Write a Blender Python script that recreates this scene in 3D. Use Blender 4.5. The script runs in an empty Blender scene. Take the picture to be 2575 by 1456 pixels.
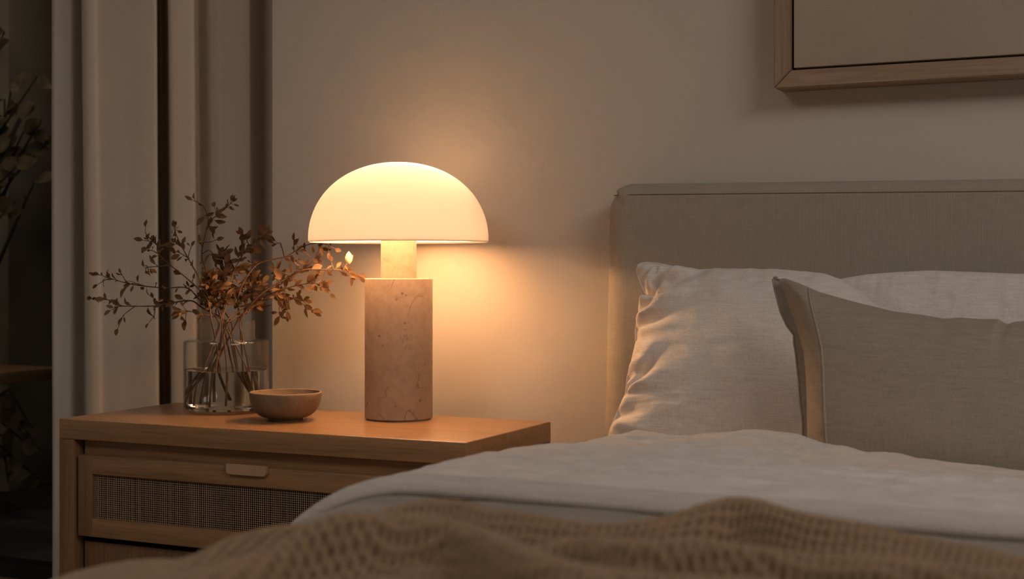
import bpy, bmesh, math, random
import numpy as np
from mathutils import Vector, Matrix

random.seed(7)
scn = bpy.context.scene
COL = scn.collection
PI = math.pi

# ------------------------------------------------------------------ camera
F, CX, HZ = 3480.0, 1287.5, 675.0
YAW = math.radians(24.9)
SA, CA = math.sin(YAW), math.cos(YAW)
CAM = Vector((0.0, 0.0, 0.83))
cd = bpy.data.cameras.new('camera'); cam = bpy.data.objects.new('camera', cd); COL.objects.link(cam)
cam.location = CAM
cam.rotation_euler = (math.radians(90), 0, YAW)
cd.sensor_width = 36.0; cd.lens = F / 2575 * 36
cd.shift_y = -(728 - HZ) / 2575
cd.clip_start = 0.02
cd.dof.use_dof = True; cd.dof.focus_distance = 2.36; cd.dof.aperture_fstop = 7.0
scn.camera = cam
scn.view_settings.view_transform = 'Standard'; scn.view_settings.look = 'None'
scn.view_settings.gamma = 1.0; scn.view_settings.exposure = 0.0; scn.view_settings.use_curve_mapping = False

def ray(u, v):
    xc = (u - CX) / F; zc = (HZ - v) / F
    return np.array([-SA + CA * xc, CA + SA * xc, zc])
CAMN = np.array(CAM)
def at_y(u, v, Y): d = ray(u, v); return CAMN + d * (Y / d[1])
def at_d(u, v, D): return CAMN + ray(u, v) * D
def at_z(u, v, Z): d = ray(u, v); return CAMN + d * ((Z - CAMN[2]) / d[2])
def at_plane(u, v, O, N):
    d = ray(u, v); return CAMN + d * (np.dot(np.array(O) - CAMN, N) / np.dot(d, N))

# ------------------------------------------------------------------ noise
def _perm(seed):
    r = np.random.RandomState(seed); return r.permutation(4096)
def noise(x, y, seed=0):
    x = np.asarray(x, float); y = np.asarray(y, float); x, y = np.broadcast_arrays(x, y)
    p = _perm(seed)
    xi = np.floor(x).astype(int); yi = np.floor(y).astype(int); xf = x - xi; yf = y - yi
    def g(ix, iy):
        h = p[(p[ix & 4095] + iy) & 4095] * (2 * PI / 4096.0); return np.cos(h), np.sin(h)
    u = xf * xf * xf * (xf * (xf * 6 - 15) + 10); w = yf * yf * yf * (yf * (yf * 6 - 15) + 10)
    def dot(dx, dy):
        gx, gy = g(xi + dx, yi + dy); return gx * (xf - dx) + gy * (yf - dy)
    a = dot(0, 0) * (1 - u) + dot(1, 0) * u; b = dot(0, 1) * (1 - u) + dot(1, 1) * u
    return (a * (1 - w) + b * w) * 1.5
def fbm(x, y, seed=0, o=3):
    s = 0; a = 1.0
    for k in range(o):
        s = s + a * noise(x * 2 ** k, y * 2 ** k, seed + k); a *= .5
    return s
def sstep(a, b, x):
    t = np.clip((x - a) / (b - a), 0, 1); return t * t * (3 - 2 * t)

# ------------------------------------------------------------------ object helpers
ORG = {}
def tag(o, label, cat, group=None, kind=None):
    o['label'] = label; o['category'] = cat
    if group: o['group'] = group
    if kind: o['kind'] = kind
    return o
def thing(name, loc, label, cat, group=None):
    o = bpy.data.objects.new(name, None); COL.objects.link(o)
    o.location = loc; o.empty_display_size = .05; ORG[o.name] = np.array(loc, float)
    return tag(o, label, cat, group)
def link(name, verts, faces, mat, parent=None, smooth=True, label=None, sharp=None):
    """verts in world metres; the object's origin is its parent's, or its own base centre"""
    V = np.asarray(verts, float).reshape(-1, 3)
    if parent is not None: o3 = ORG[parent.name]
    else: o3 = np.array([(V[:, 0].min() + V[:, 0].max()) / 2, (V[:, 1].min() + V[:, 1].max()) / 2, V[:, 2].min()])
    me = bpy.data.meshes.new(name)
    L = V - o3
    if isinstance(faces, np.ndarray):
        n, k = faces.shape
        me.vertices.add(len(L)); me.vertices.foreach_set('co', L.ravel())
        me.loops.add(n * k); me.loops.foreach_set('vertex_index', faces.ravel().astype(np.int32))
        me.polygons.add(n)
        me.polygons.foreach_set('loop_start', np.arange(0, n * k, k, dtype=np.int32))
        me.polygons.foreach_set('loop_total', np.full(n, k, dtype=np.int32))
        me.update(calc_edges=True)
    else:
        me.from_pydata(L.tolist(), [], faces)
    me.validate()
    me.polygons.foreach_set('use_smooth', [smooth] * len(me.polygons))
    if sharp: me.set_sharp_from_angle(angle=math.radians(sharp))
    me.materials.append(mat); me.update()
    o = bpy.data.objects.new(name, me); COL.objects.link(o)
    if parent is not None:
        o.parent = parent
    else:
        o.location = o3
    ORG[o.name] = o3
    if label: o['label'] = label
    return o
def structure(o): o['kind'] = 'structure'; return o

class MB:
    """collects shapes of ONE object"""
    def __init__(s): s.v = []; s.f = []
    def add(s, v, f):
        b = len(s.v); s.v += [tuple(map(float, p)) for p in v]; s.f += [tuple(i + b for i in q) for q in f]
    def box(s, x0, x1, y0, y1, z0, z1, bev=0.0, seg=2):
        bm = bmesh.new(); bmesh.ops.create_cube(bm, size=1)
        for v in bm.verts: v.co = ((x0 + x1) / 2 + v.co.x * (x1 - x0), (y0 + y1) / 2 + v.co.y * (y1 - y0), (z0 + z1) / 2 + v.co.z * (z1 - z0))
        if bev: bmesh.ops.bevel(bm, geom=bm.edges[:], offset=bev, segments=seg, affect='EDGES', profile=.5)
        bm.verts.index_update()
        s.add([v.co for v in bm.verts], [[v.index for v in f.verts] for f in bm.faces]); bm.free()
    def tube(s, pts, rad, n=8, cap=True):
        P = [Vector(p) for p in pts]; R = rad if hasattr(rad, '__len__') else [rad] * len(P)
        rings = []; up = Vector((.13, .31, .94)).normalized()
        for i, p in enumerate(P):
            t = (P[min(i + 1, len(P) - 1)] - P[max(i - 1, 0)]).normalized()
            a = t.cross(up)
            if a.length < 1e-4: a = t.orthogonal()
            a.normalize(); b = a.cross(t)
            rings.append([p + (a * math.cos(2 * PI * k / n) + b * math.sin(2 * PI * k / n)) * R[i] for k in range(n)])
        v = [q for r in rings for q in r]; f = []
        for i in range(len(P) - 1):
            for k in range(n):
                f.append((i * n + k, (i + 1) * n + k, (i + 1) * n + (k + 1) % n, i * n + (k + 1) % n))
        if cap: f.append(tuple(range(n))); f.append(tuple(reversed([(len(P) - 1) * n + k for k in range(n)])))
        s.add(v, f)
    def build(s, name, mat, parent=None, smooth=True, label=None, sharp=35):
        return link(name, s.v, s.f, mat, parent, smooth, label, sharp)

def lathe(c, prof, n=96):
    """prof: list of (r, z); r = 0 closes"""
    v = []; idx = []
    for r, z in prof:
        if r <= 1e-6: idx.append([len(v)] * n); v.append((c[0], c[1], c[2] + z))
        else:
            idx.append(list(range(len(v), len(v) + n)))
            v += [(c[0] + r * math.cos(2 * PI * k / n), c[1] + r * math.sin(2 * PI * k / n), c[2] + z) for k in range(n)]
    f = []
    for i in range(len(prof) - 1):
        for k in range(n):
            q = [idx[i][k], idx[i][(k + 1) % n], idx[i + 1][(k + 1) % n], idx[i + 1][k]]
            w = []
            for t in q:
                if t not in w: w.append(t)
            if len(w) > 2: f.append(tuple(w))
    return v, f
def gridfaces(nx, ny, off=0, flip=False):
    i, j = np.meshgrid(np.arange(nx - 1), np.arange(ny - 1), indexing='ij')
    a = (i * ny + j).ravel(); q = np.stack([a, a + ny, a + ny + 1, a + 1], 1) + off
    return q[:, ::-1].copy() if flip else q
def sheet(P, thick, Q=None):
    """a grid of points P[nx,ny,3] turned into a closed sheet of the given thickness"""
    nx, ny, _ = P.shape
    du = np.gradient(P, axis=0); dv = np.gradient(P, axis=1); N = np.cross(du, dv)
    N /= np.linalg.norm(N, axis=2, keepdims=True) + 1e-12
    B = P - N * thick
    if Q is not None:                                            # underside follows a smoother surface Q
        N = np.cross(np.gradient(Q, axis=0), np.gradient(Q, axis=1)); N /= np.linalg.norm(N, axis=2, keepdims=True) + 1e-12; B = Q - N * thick
    V = np.concatenate([P.reshape(-1, 3), B.reshape(-1, 3)]); o = nx * ny
    fs = [gridfaces(nx, ny), gridfaces(nx, ny, o, True)]
    def strip(a):
        a = np.array(a); return np.stack([a[:-1], a[1:], a[1:] + o, a[:-1] + o], 1)
    ii = np.arange(nx); jj = np.arange(ny)
    fs += [strip(ii * ny)[:, ::-1], strip(ii * ny + ny - 1), strip(jj), strip((nx - 1) * ny + jj)[:, ::-1]]
    return V, np.concatenate(fs)

# ------------------------------------------------------------------ materials
def mat(name):
    m = bpy.data.materials.new(name); m.use_nodes = True; nt = m.node_tree
    return m, nt, nt.nodes['Principled BSDF'], nt.nodes, nt.links
def coords(nt, scale=(1, 1, 1), rot=(0, 0, 0)):
    tc = nt.nodes.new('ShaderNodeTexCoord'); mp = nt.nodes.new('ShaderNodeMapping')
    mp.inputs['Scale'].default_value = scale; mp.inputs['Rotation'].default_value = rot
    nt.links.new(tc.outputs['Object'], mp.inputs['Vector']); return mp.outputs['Vector']
def tex(nt, vec, scale, detail=4, rough=.55, dist=0):
    n = nt.nodes.new('ShaderNodeTexNoise'); n.inputs['Scale'].default_value = scale; n.inputs['Detail'].default_value = detail
    n.inputs['Roughness'].default_value = rough; n.inputs['Distortion'].default_value = dist
    nt.links.new(vec, n.inputs['Vector']); return n.outputs['Fac']
def ramp(nt, fac, stops):
    r = nt.nodes.new('ShaderNodeValToRGB'); e = r.color_ramp.elements
    while len(e) < len(stops): e.new(.5)
    for k, (p, c) in enumerate(stops):
        e[k].position = p; e[k].color = (*c, 1) if len(c) == 3 else c
    nt.links.new(fac, r.inputs['Fac']); return r.outputs['Color']
def mixc(nt, fac, a, b, mode='MIX'):
    m = nt.nodes.new('ShaderNodeMix'); m.data_type = 'RGBA'; m.blend_type = mode
    for k, val in ((0, fac), (6, a), (7, b)):
        if isinstance(val, (int, float)): m.inputs[k].default_value = val
        elif isinstance(val, tuple): m.inputs[k].default_value = (*val, 1)
        else: nt.links.new(val, m.inputs[k])
    return m.outputs[2]
def bump(nt, bsdf, hs, prev=None):
    for h, st, di in hs:
        b = nt.nodes.new('ShaderNodeBump'); b.inputs['Strength'].default_value = st; b.inputs['Distance'].default_value = di
        nt.links.new(h, b.inputs['Height'])
        if prev is not None: nt.links.new(prev, b.inputs['Normal'])
        prev = b.outputs['Normal']
    nt.links.new(prev, bsdf.inputs['Normal'])
def wave(nt, vec, scale, axis='X', dist=0, dscale=1):
    w = nt.nodes.new('ShaderNodeTexWave'); w.bands_direction = axis; w.inputs['Scale'].default_value = scale
    w.inputs['Distortion'].default_value = dist; w.inputs['Detail Scale'].default_value = dscale
    nt.links.new(vec, w.inputs['Vector']); return w.outputs['Fac']
def sc3(c, k): return tuple(x * k for x in c)

def plaster(name, c, k=.93):
    m, nt, b, N, L = mat(name)
    v = coords(nt)
    col = ramp(nt, tex(nt, v, 2.2, 5, .6, .4), [(.3, sc3(c, k)), (.7, c)])
    col = mixc(nt, tex(nt, v, 9, 4, .65), col, sc3(c, k * 1.02))
    L.new(col, b.inputs['Base Color']); b.inputs['Roughness'].default_value = .92
    b.inputs['Specular IOR Level'].default_value = .15
    bump(nt, b, [(tex(nt, v, 14, 5, .6), .25, .004), (tex(nt, v, 160, 3), .12, .001)])
    return m
def wood(name, c, axis='X', rough=.5, contrast=.55):
    m, nt, b, N, L = mat(name)
    s = {'X': (1.1, 14, 14), 'Y': (14, 1.1, 14), 'Z': (14, 14, 1.1)}[axis]
    s2 = {'X': (5, 160, 160), 'Y': (160, 5, 160), 'Z': (160, 160, 5)}[axis]
    v = coords(nt, s); v2 = coords(nt, s2)
    big = tex(nt, v, 2.2, 5, .62, 1.6); fine = tex(nt, v2, 1.6, 4, .7)
    rings = wave(nt, v, .55, 'Z' if axis != 'Z' else 'Y', 7.5, .9)
    col = ramp(nt, big, [(.25, sc3(c, contrast)), (.5, c), (.8, sc3(c, 1.25))])
    col = mixc(nt, .28, col, ramp(nt, rings, [(.0, sc3(c, .45)), (.45, c), (1, sc3(c, 1.15))]))
    col = mixc(nt, .30, col, ramp(nt, fine, [(.35, sc3(c, .35)), (.6, sc3(c, 1.2))]))
    L.new(col, b.inputs['Base Color']); b.inputs['Roughness'].default_value = rough
    b.inputs['Specular IOR Level'].default_value = .5
    bump(nt, b, [(fine, .18, .0008)])
    return m
def cloth(name, c, wv=.55, crease=.0, slub=(1, 1, 1), var=.88, rib=0, crinkle=60):
    m, nt, b, N, L = mat(name)
    v = coords(nt)
    col = ramp(nt, tex(nt, v, 6, 4, .6), [(.3, sc3(c, var)), (.7, c)])
    f1 = tex(nt, coords(nt, (1, 1, .06)), 520, 2); f2 = tex(nt, coords(nt, (.06, .06, 1)), 520, 2)
    th = mixc(nt, .5, f1, f2)
    col = mixc(nt, wv, col, ramp(nt, th, [(.36, sc3(c, .72)), (.64, sc3(c, 1.1))]))
    if rib:
        rb = wave(nt, v, rib, 'X', 1.2, 40)
        col = mixc(nt, .35, col, ramp(nt, rb, [(.1, sc3(c, .62)), (.7, sc3(c, 1.12))]))
    L.new(col, b.inputs['Base Color']); b.inputs['Roughness'].default_value = .95
    b.inputs['Specular IOR Level'].default_value = .1
    b.inputs['Sheen Weight'].default_value = .15; b.inputs['Sheen Roughness'].default_value = .5
    hs = [(th, .64 * wv, .0008)]
    if rib: hs.append((rb, .4, .0008))
    if crease: hs.append((tex(nt, coords(nt, slub), crinkle, 4, .6, .8), crease, .004))
    bump(nt, b, hs)
    return m
def plain(name, c, rough=.6, spec=.3, metal=0):
    m, nt, b, N, L = mat(name)
    v = coords(nt)
    L.new(ramp(nt, tex(nt, v, 25, 3), [(.3, sc3(c, .88)), (.7, c)]), b.inputs['Base Color'])
    b.inputs['Roughness'].default_value = rough; b.inputs['Specular IOR Level'].default_value = spec; b.inputs['Metallic'].default_value = metal
    return m

M_wall = plaster('wall plaster', (.65, .59, .50))
M_ceil = plaster('ceiling plaster', (.62, .58, .53))
M_floor = wood('oak floor', (.26, .17, .10), 'Y', .5)
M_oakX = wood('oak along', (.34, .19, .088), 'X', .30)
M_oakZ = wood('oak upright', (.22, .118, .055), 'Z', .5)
M_oakY = wood('oak across', (.34, .185, .085), 'Y', .5)
M_frame = wood('frame oak', (.36, .24, .15), 'X', .6, .7)
M_frameZ = wood('frame oak upright', (.33, .225, .145), 'Z', .6, .7)
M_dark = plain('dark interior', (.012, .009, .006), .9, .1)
M_cane = plain('cane', (.42, .29, .18), .7)
M_tab = plain('pale wood tab', (.52, .33, .20), .5)
M_head = cloth('ribbed linen', (.45, .395, .315), rib=160, var=.92)
M_white = cloth('white linen', (.80, .73, .66), crease=.25, slub=(1, 1, .25), var=.94, crinkle=70)
M_duvet = cloth('duvet linen', (.70, .635, .575), crease=.35, slub=(.6, 1, 1), var=.93, crinkle=45)
M_cover = cloth('coverlet', (.30, .255, .205), crease=.1)
M_taupe = cloth('taupe linen', (.375, .315, .245), var=.93)
M_throw = cloth('throw wool', (.30, .198, .118), var=.85)
M_curt = cloth('drape', (.80, .68, .55), wv=.12, var=.95)
M_curt2 = cloth('grey drape', (.70, .65, .57), wv=.12, var=.95)
M_matt = cloth('mattress ticking', (.6, .57, .52))
M_bowl = None

def m_stone(name, c):
    m, nt, b, N, L = mat(name)
    v = coords(nt)
    col = ramp(nt, tex(nt, v, 16, 6, .62, .6), [(.25, sc3(c, .74)), (.5, c), (.8, sc3(c, 1.14))])
    col = mixc(nt, .45, col, ramp(nt, tex(nt, v, 75, 4, .65, .3), [(.3, sc3(c, .68)), (.6, sc3(c, 1.1))]))
    # small open pits
    vo = nt.nodes.new('ShaderNodeTexVoronoi'); vo.inputs['Scale'].default_value = 75; L.new(v, vo.inputs['Vector'])
    msk = ramp(nt, tex(nt, v, 30, 3, .6), [(.52, (0, 0, 0)), (.66, (1, 1, 1))])
    pit = ramp(nt, vo.outputs['Distance'], [(.10, (1, 1, 1)), (.26, (0, 0, 0))])
    pm = mixc(nt, 1.0, pit, msk, 'MULTIPLY')
    col = mixc(nt, pm, col, sc3(c, .30))
    # hairline veins
    ve = tex(nt, coords(nt, (1, 1, .55), (.3, .4, 0)), 11, 3, .55, 1.3)
    vm = ramp(nt, ve, [(.482, (0, 0, 0)), (.497, (1, 1, 1)), (.512, (0, 0, 0))])
    vm = mixc(nt, 1.0, vm, ramp(nt, tex(nt, v, 13, 2), [(.46, (0, 0, 0)), (.6, (.75, .75, .75))]), 'MULTIPLY')
    col = mixc(nt, vm, col, sc3(c, .42))
    L.new(col, b.inputs['Base Color']); b.inputs['Roughness'].default_value = .6; b.inputs['Specular IOR Level'].default_value = .25
    bump(nt, b, [(pm, -.5, .0015)])
    return m
M_stone = m_stone('travertine', (.33, .238, .172))
def m_bowl():
    m, nt, b, N, L = mat('stoneware')
    v = coords(nt); c = (.22, .16, .10)
    col = ramp(nt, tex(nt, v, 35, 5, .6), [(.3, sc3(c, .7)), (.7, sc3(c, 1.1))])
    L.new(mixc(nt, .35, col, ramp(nt, tex(nt, v, 400, 2), [(.4, sc3(c, .55)), (.6, c)])), b.inputs['Base Color'])
    b.inputs['Roughness'].default_value = .75; b.inputs['Specular IOR Level'].default_value = .25
    bump(nt, b, [(tex(nt, v, 250, 3), .2, .0008)])
    return m
M_bowl = m_bowl()
def m_canvas():
    m, nt, b, N, L = mat('art paper')
    v = coords(nt); c = (.52, .435, .34)
    col = ramp(nt, tex(nt, v, 4, 6, .62, .5), [(.28, sc3(c, .84)), (.72, sc3(c, 1.06))])
    fl = ramp(nt, tex(nt, coords(nt, (1, 1, 2.2), (0, .5, 0)), 55, 3, .6, 1.5), [(.66, (0, 0, 0)), (.74, (1, 1, 1))])
    fm = mixc(nt, 1.0, fl, ramp(nt, tex(nt, v, 7, 2), [(.45, (0, 0, 0)), (.62, (.8, .8, .8))]), 'MULTIPLY')
    L.new(mixc(nt, fm, col, sc3(c, .45)), b.inputs['Base Color'])
    b.inputs['Roughness'].default_value = .9; b.inputs['Specular IOR Level'].default_value = .1
    bump(nt, b, [(tex(nt, v, 45, 5, .65), .35, .003)])
    return m
M_canvas = m_canvas()
def m_glass(name, f0=.035, tint=(.97, .98, .97)):
    m, nt, b, N, L = mat(name); N.remove(b)
    lw = N.new('ShaderNodeLayerWeight'); lw.inputs['Blend'].default_value = .5          # Schlick reflectance, the same on both sides of the glass
    pw5 = N.new('ShaderNodeMath'); pw5.operation = 'POWER'; pw5.inputs[1].default_value = 5; L.new(lw.outputs['Facing'], pw5.inputs[0])
    fr = N.new('ShaderNodeMath'); fr.operation = 'MULTIPLY_ADD'; fr.inputs[1].default_value = 1 - f0; fr.inputs[2].default_value = f0; L.new(pw5.outputs[0], fr.inputs[0])
    tr = N.new('ShaderNodeBsdfTransparent'); tr.inputs['Color'].default_value = (*tint, 1)
    gl = N.new('ShaderNodeBsdfGlossy'); gl.inputs['Roughness'].default_value = .02
    mx = N.new('ShaderNodeMixShader')
    L.new(fr.outputs[0], mx.inputs[0]); L.new(tr.outputs[0], mx.inputs[1]); L.new(gl.outputs[0], mx.inputs[2])
    L.new(mx.outputs[0], N['Material Output'].inputs['Surface'])
    return m
M_glass = m_glass('clear glass')
def m_water():
    m, nt, b, N, L = mat('water'); N.remove(b)
    g = N.new('ShaderNodeBsdfGlass'); g.inputs['IOR'].default_value = 1.33; g.inputs['Roughness'].default_value = 0
    g.inputs['Color'].default_value = (.97, .96, .94, 1)
    L.new(g.outputs[0], N['Material Output'].inputs['Surface']); return m
M_water = m_water()
def m_emit(name, c, s, diff=(.8, .75, .65)):
    m, nt, b, N, L = mat(name)
    b.inputs['Base Color'].default_value = (*diff, 1); b.inputs['Roughness'].default_value = .35
    b.inputs['Specular IOR Level'].default_value = .25
    b.inputs['Emission Color'].default_value = (*c, 1); b.inputs['Emission Strength'].default_value = s
    return m
def m_opal():
    # opal glass: the outer skin scatters the bulb's light through, the inner skin passes most of it on and has an added glow
    m, nt, b, N, L = mat('opal glass outside'); N.remove(b)
    t = N.new('ShaderNodeBsdfTranslucent'); t.inputs['Color'].default_value = (.95, .95, .95, 1)
    d = N.new('ShaderNodeBsdfDiffuse'); d.inputs['Color'].default_value = (.45, .42, .38, 1)
    x = N.new('ShaderNodeMixShader'); x.inputs[0].default_value = OPAL
    L.new(d.outputs[0], x.inputs[1]); L.new(t.outputs[0], x.inputs[2]); L.new(x.outputs[0], N['Material Output'].inputs['Surface'])
    m2, nt, b, N, L = mat('opal glass inside'); N.remove(b)
    t = N.new('ShaderNodeBsdfTransparent'); d = N.new('ShaderNodeBsdfDiffuse'); d.inputs['Color'].default_value = (.9, .86, .8, 1)
    x = N.new('ShaderNodeMixShader'); x.inputs[0].default_value = .35
    L.new(t.outputs[0], x.inputs[1]); L.new(d.outputs[0], x.inputs[2])
    e = N.new('ShaderNodeEmission'); e.inputs['Color'].default_value = (1, .53, .26, 1); e.inputs['Strength'].default_value = 5.4
    ad = N.new('ShaderNodeAddShader'); L.new(x.outputs[0], ad.inputs[0]); L.new(e.outputs[0], ad.inputs[1])
    L.new(ad.outputs[0], N['Material Output'].inputs['Surface'])
    return m, m2
OPAL = .068
M_shade, M_shade_in = m_opal()
M_bulb = m_emit('bulb', (1.0, .54, .26), 2000.0)
def m_leaf(name, c, c2):
    m, nt, b, N, L = mat(name)
    L.new(ramp(nt, tex(nt, coords(nt), 28, 3), [(.32, c), (.60, c2), (.80, sc3(c2, 1.6))]), b.inputs['Base Color'])
    b.inputs['Roughness'].default_value = .75; b.inputs['Specular IOR Level'].default_value = .2
    tl = N.new('ShaderNodeBsdfTranslucent'); tl.inputs['Color'].default_value = (*c2, 1)
    mx = N.new('ShaderNodeMixShader'); mx.inputs[0].default_value = .3
    L.new(b.outputs[0], mx.inputs[1]); L.new(tl.outputs[0], mx.inputs[2]); L.new(mx.outputs[0], N['Material Output'].inputs['Surface'])
    return m
M_leaf = m_leaf('dried leaf', (.085, .045, .022), (.22, .125, .058))
M_stem = plain('twig bark', (.11, .062, .035), .8)
M_gleaf = m_leaf('garden leaf', (.10, .085, .05), (.22, .175, .115))
M_gstem = plain('garden bark', (.05, .04, .03), .9)
M_patio = plaster('patio stone', (.16, .16, .145), .6)
M_post = plaster('render post', (.55, .48, .40))
M_bench = wood('garden teak', (.36, .20, .09), 'X', .6)
M_hedge = plain('hedge dark', (.002, .0025, .0015), 1, 0)
M_steel = plain('dark window metal', (.02, .02, .02), .5)

# ------------------------------------------------------------------ room shell
WY = 2.44            # face of the wall behind the bed
XE = -1.691          # where that wall ends and the window bay begins
X0, X1, Y0, Y1 = -4.6, 2.9, -2.6, 2.86
CEIL = 2.62
def sbox(name, *a, m):
    b = MB(); b.box(*a); return structure(b.build(name, m, smooth=False, sharp=None))
sbox('floor', X0, X1, Y0, Y1, -.08, 0, m=M_floor)
sbox('ceiling', X0, X1, Y0, Y1, CEIL, CEIL + .08, m=M_ceil)
sbox('wall_back', XE, X1, WY, Y1, 0, CEIL, m=M_wall)
sbox('wall_right', X1, X1 + .1, Y0, Y1, 0, CEIL, m=M_wall)
sbox('wall_front', X0, X1, Y0 - .1, Y0, 0, CEIL, m=M_wall)
sbox('wall_left', X0 - .1, X0, Y0, Y1, 0, CEIL, m=M_wall)
b = MB(); b.box(XE, X1, WY - .014, WY, 0, .07, .003)
structure(b.build('baseboard_back', M_wall))
# the glazed wall of the bay
b = MB()
b.box(X0, XE, Y1 - .06, Y1, 2.52, CEIL); b.box(X0, XE, Y1 - .06, Y1, 0, .04)
b.box(X0, X0 + .05, Y1 - .06, Y1, .04, 2.52); b.box(XE - .05, XE, Y1 - .06, Y1, .04, 2.52)
w = structure(b.build('window_1', M_steel, smooth=False))
b = MB(); b.box(X0 + .05, XE - .05, Y1 - .036, Y1 - .028, .04, 2.52)
b.build('pane', m_glass('window glass', .004), w, smooth=False)

# ------------------------------------------------------------------ outside, at night
sbox('ground', -9.5, 0.5, Y1 + .001, 7.5, -.10, -.02, m=M_patio)
def leaf(mb, p, d, n, ln, wd, curl=.25, fold=.25):
    """an ovate leaf: p base, d direction, n upward normal"""
    d = Vector(d).normalized(); n = Vector(n); s = d.cross(n)
    if s.length < 1e-3: s = d.orthogonal()
    s.normalize(); n = s.cross(d)
    prof = [0, .10, .30, .46, .50, .42, .25, .0]; ts = [0, .08, .22, .38, .52, .70, .86, 1]
    v = []; f = []
    for k, (t, w_) in enumerate(zip(ts, prof)):
        c = Vector(p) + d * (ln * t) - n * (curl * ln * t * t); h = n * (fold * w_ * wd)
        if k in (0, len(ts) - 1): v.append(c)
        else: v += [c - s * w_ * wd + h, c, c + s * w_ * wd + h]
    f += [(0, 2, 1), (0, 3, 2)]
    for k in range(1, len(ts) - 2):
        a = 1 + (k - 1) * 3; f += [(a, a + 1, a + 4, a + 3), (a + 1, a + 2, a + 5, a + 4)]
    a = 1 + (len(ts) - 3) * 3; e = len(v) - 1
    f += [(a, a + 1, e), (a + 1, a + 2, e)]
    mb.add(v, f)
def rnd(a, b): return random.uniform(a, b)

p = at_y(10, 400, 4.05)
b = MB(); xr = at_y(21, 400, 3.95)[0]; b.box(xr - .28, xr, 3.95, 4.2, -.02, 2.7, .01)
tag(b.build('garden_post', M_post), 'pale rendered post outside, behind the leaves at the left picture edge', 'post')
b = MB()
for k in range(46):
    x = -8.6 + k * .17; b.box(x, x + .16, 5.2 + .1 * math.sin(k * 2.3), 5.6, -.02, 2.9 + .12 * math.sin(k * 1.7), .04)
hd = b.build('garden_hedge', M_hedge)
tag(hd, 'dark hedge closing the garden beyond the patio', 'hedge')
# leafy shrub seen through the glass
shr = thing('garden_shrub', (-3.75, 3.62, -.02), 'tall dark leafy shrub outside the window, left of the curtains', 'shrub')
sm = MB(); lm = MB()
tips = [(95, 190), (55, 285), (105, 300), (108, 370), (12, 250), (15, 395), (60, 330), (35, 330), (80, 250), (30, 215), (12, 80), (40, 420), (80, 1075), (100, 1130), (100, 1205), (20, 1215), (60, 1110), (25, 1150), (40, 505), (85, 460)]
base = Vector((-3.75, 3.62, -.02))
for i, (u, v) in enumerate(tips):
    tp = Vector(at_y(u, v, rnd(3.45, 3.75)))
    hub = Vector((base.x + rnd(-.06, .06), base.y + rnd(-.06, .06), .2 + .55 * tp.z))
    mid = hub.lerp(tp, .5) + Vector((rnd(-.05, .05), rnd(-.05, .05), rnd(0, .1)))
    sm.tube([base, base.lerp(hub, .5) + Vector((rnd(-.03, .03), rnd(-.03, .03), 0)), hub, mid, tp], [.012, .010, .008, .005, .003], 6)
    for k in range(3):
        q = mid.lerp(tp, (k + 1) / 3)
        leaf(lm, q, (rnd(-1, 1), rnd(-.6, .2), rnd(-.6, .6)), (rnd(-.3, .3), -1, rnd(.0, .8)), rnd(.06, .10), rnd(.04, .06))
sm.build('stem', M_gstem, shr); lm.build('foliage', M_gleaf, shr, sharp=None)
bn = thing('garden_bench', (-4.0, 3.17, -.02), 'wooden bench slab outside, low beside the dark shrub', 'bench')
q = at_y(72, 945, 3.17)
b = MB(); b.box(q[0] - 1.1, q[0], 3.02, 3.32, q[2] - .02, q[2] + .018, .006); b.build('seat', M_bench, bn)
for xx in (q[0] - .95, q[0] - .35):
    b = MB(); b.box(xx - .05, xx, 3.06, 3.28, -.02, q[2] - .02, .004); b.build('leg', M_bench, bn)

# ------------------------------------------------------------------ curtains in the bay
def xy(u, Y): return (at_y(u, 700, Y)[0], Y)
def curtain(name, pts, material, label, lean, seed, z0=.015, z1=CEIL - .004):
    P = np.array(pts)
    for _ in range(3):                                            # round the folds
        A = P[:-1] * .78 + P[1:] * .22; B = P[:-1] * .22 + P[1:] * .78
        P = np.concatenate([P[:1], np.stack([A, B], 1).reshape(-1, 2), P[-1:]])
    seg = np.concatenate([[0], np.cumsum(np.linalg.norm(np.diff(P, axis=0), axis=1))])
    s = np.linspace(0, seg[-1], 420); X = np.interp(s, seg, P[:, 0]); Y = np.interp(s, seg, P[:, 1])
    z = np.linspace(z0, z1, 60)
    S, Z = np.meshgrid(s, z, indexing='ij')
    XX = X[:, None] + lean * (Z - .8) + .004 * noise(S * 9, Z * .9, seed)
    YY = Y[:, None] + .0025 * noise(S * 12, Z * 1.1, seed + 1) 
    V, Fc = sheet(np.stack([XX, YY, Z], 2), .003)
    return tag(link(name, V, Fc, material), label, 'curtain')
curtain('curtain', [xy(219, 2.66), xy(212, 2.60), xy(214, 2.566), xy(226, 2.556), xy(246, 2.558), xy(252, 2.566), xy(330, 2.556), xy(394, 2.545), xy(400, 2.555), xy(399, 2.63), xy(408, 2.665), xy(424, 2.655), xy(428, 2.60), xy(431, 2.552), xy(440, 2.546), xy(486, 2.546), xy(495, 2.556), xy(496, 2.60), xy(502, 2.635), xy(520, 2.625), xy(553, 2.60), xy(558, 2.60), xy(575, 2.592), xy(630, 2.592), xy(637, 2.60), xy(638, 2.64), xy(650, 2.67), xy(690, 2.67), xy(712, 2.64), xy(725, 2.60), xy(740, 2.60)],
        M_curt, 'heavy beige pleated curtain hanging beside the wall, behind the nightstand', -.010, 11)
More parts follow.
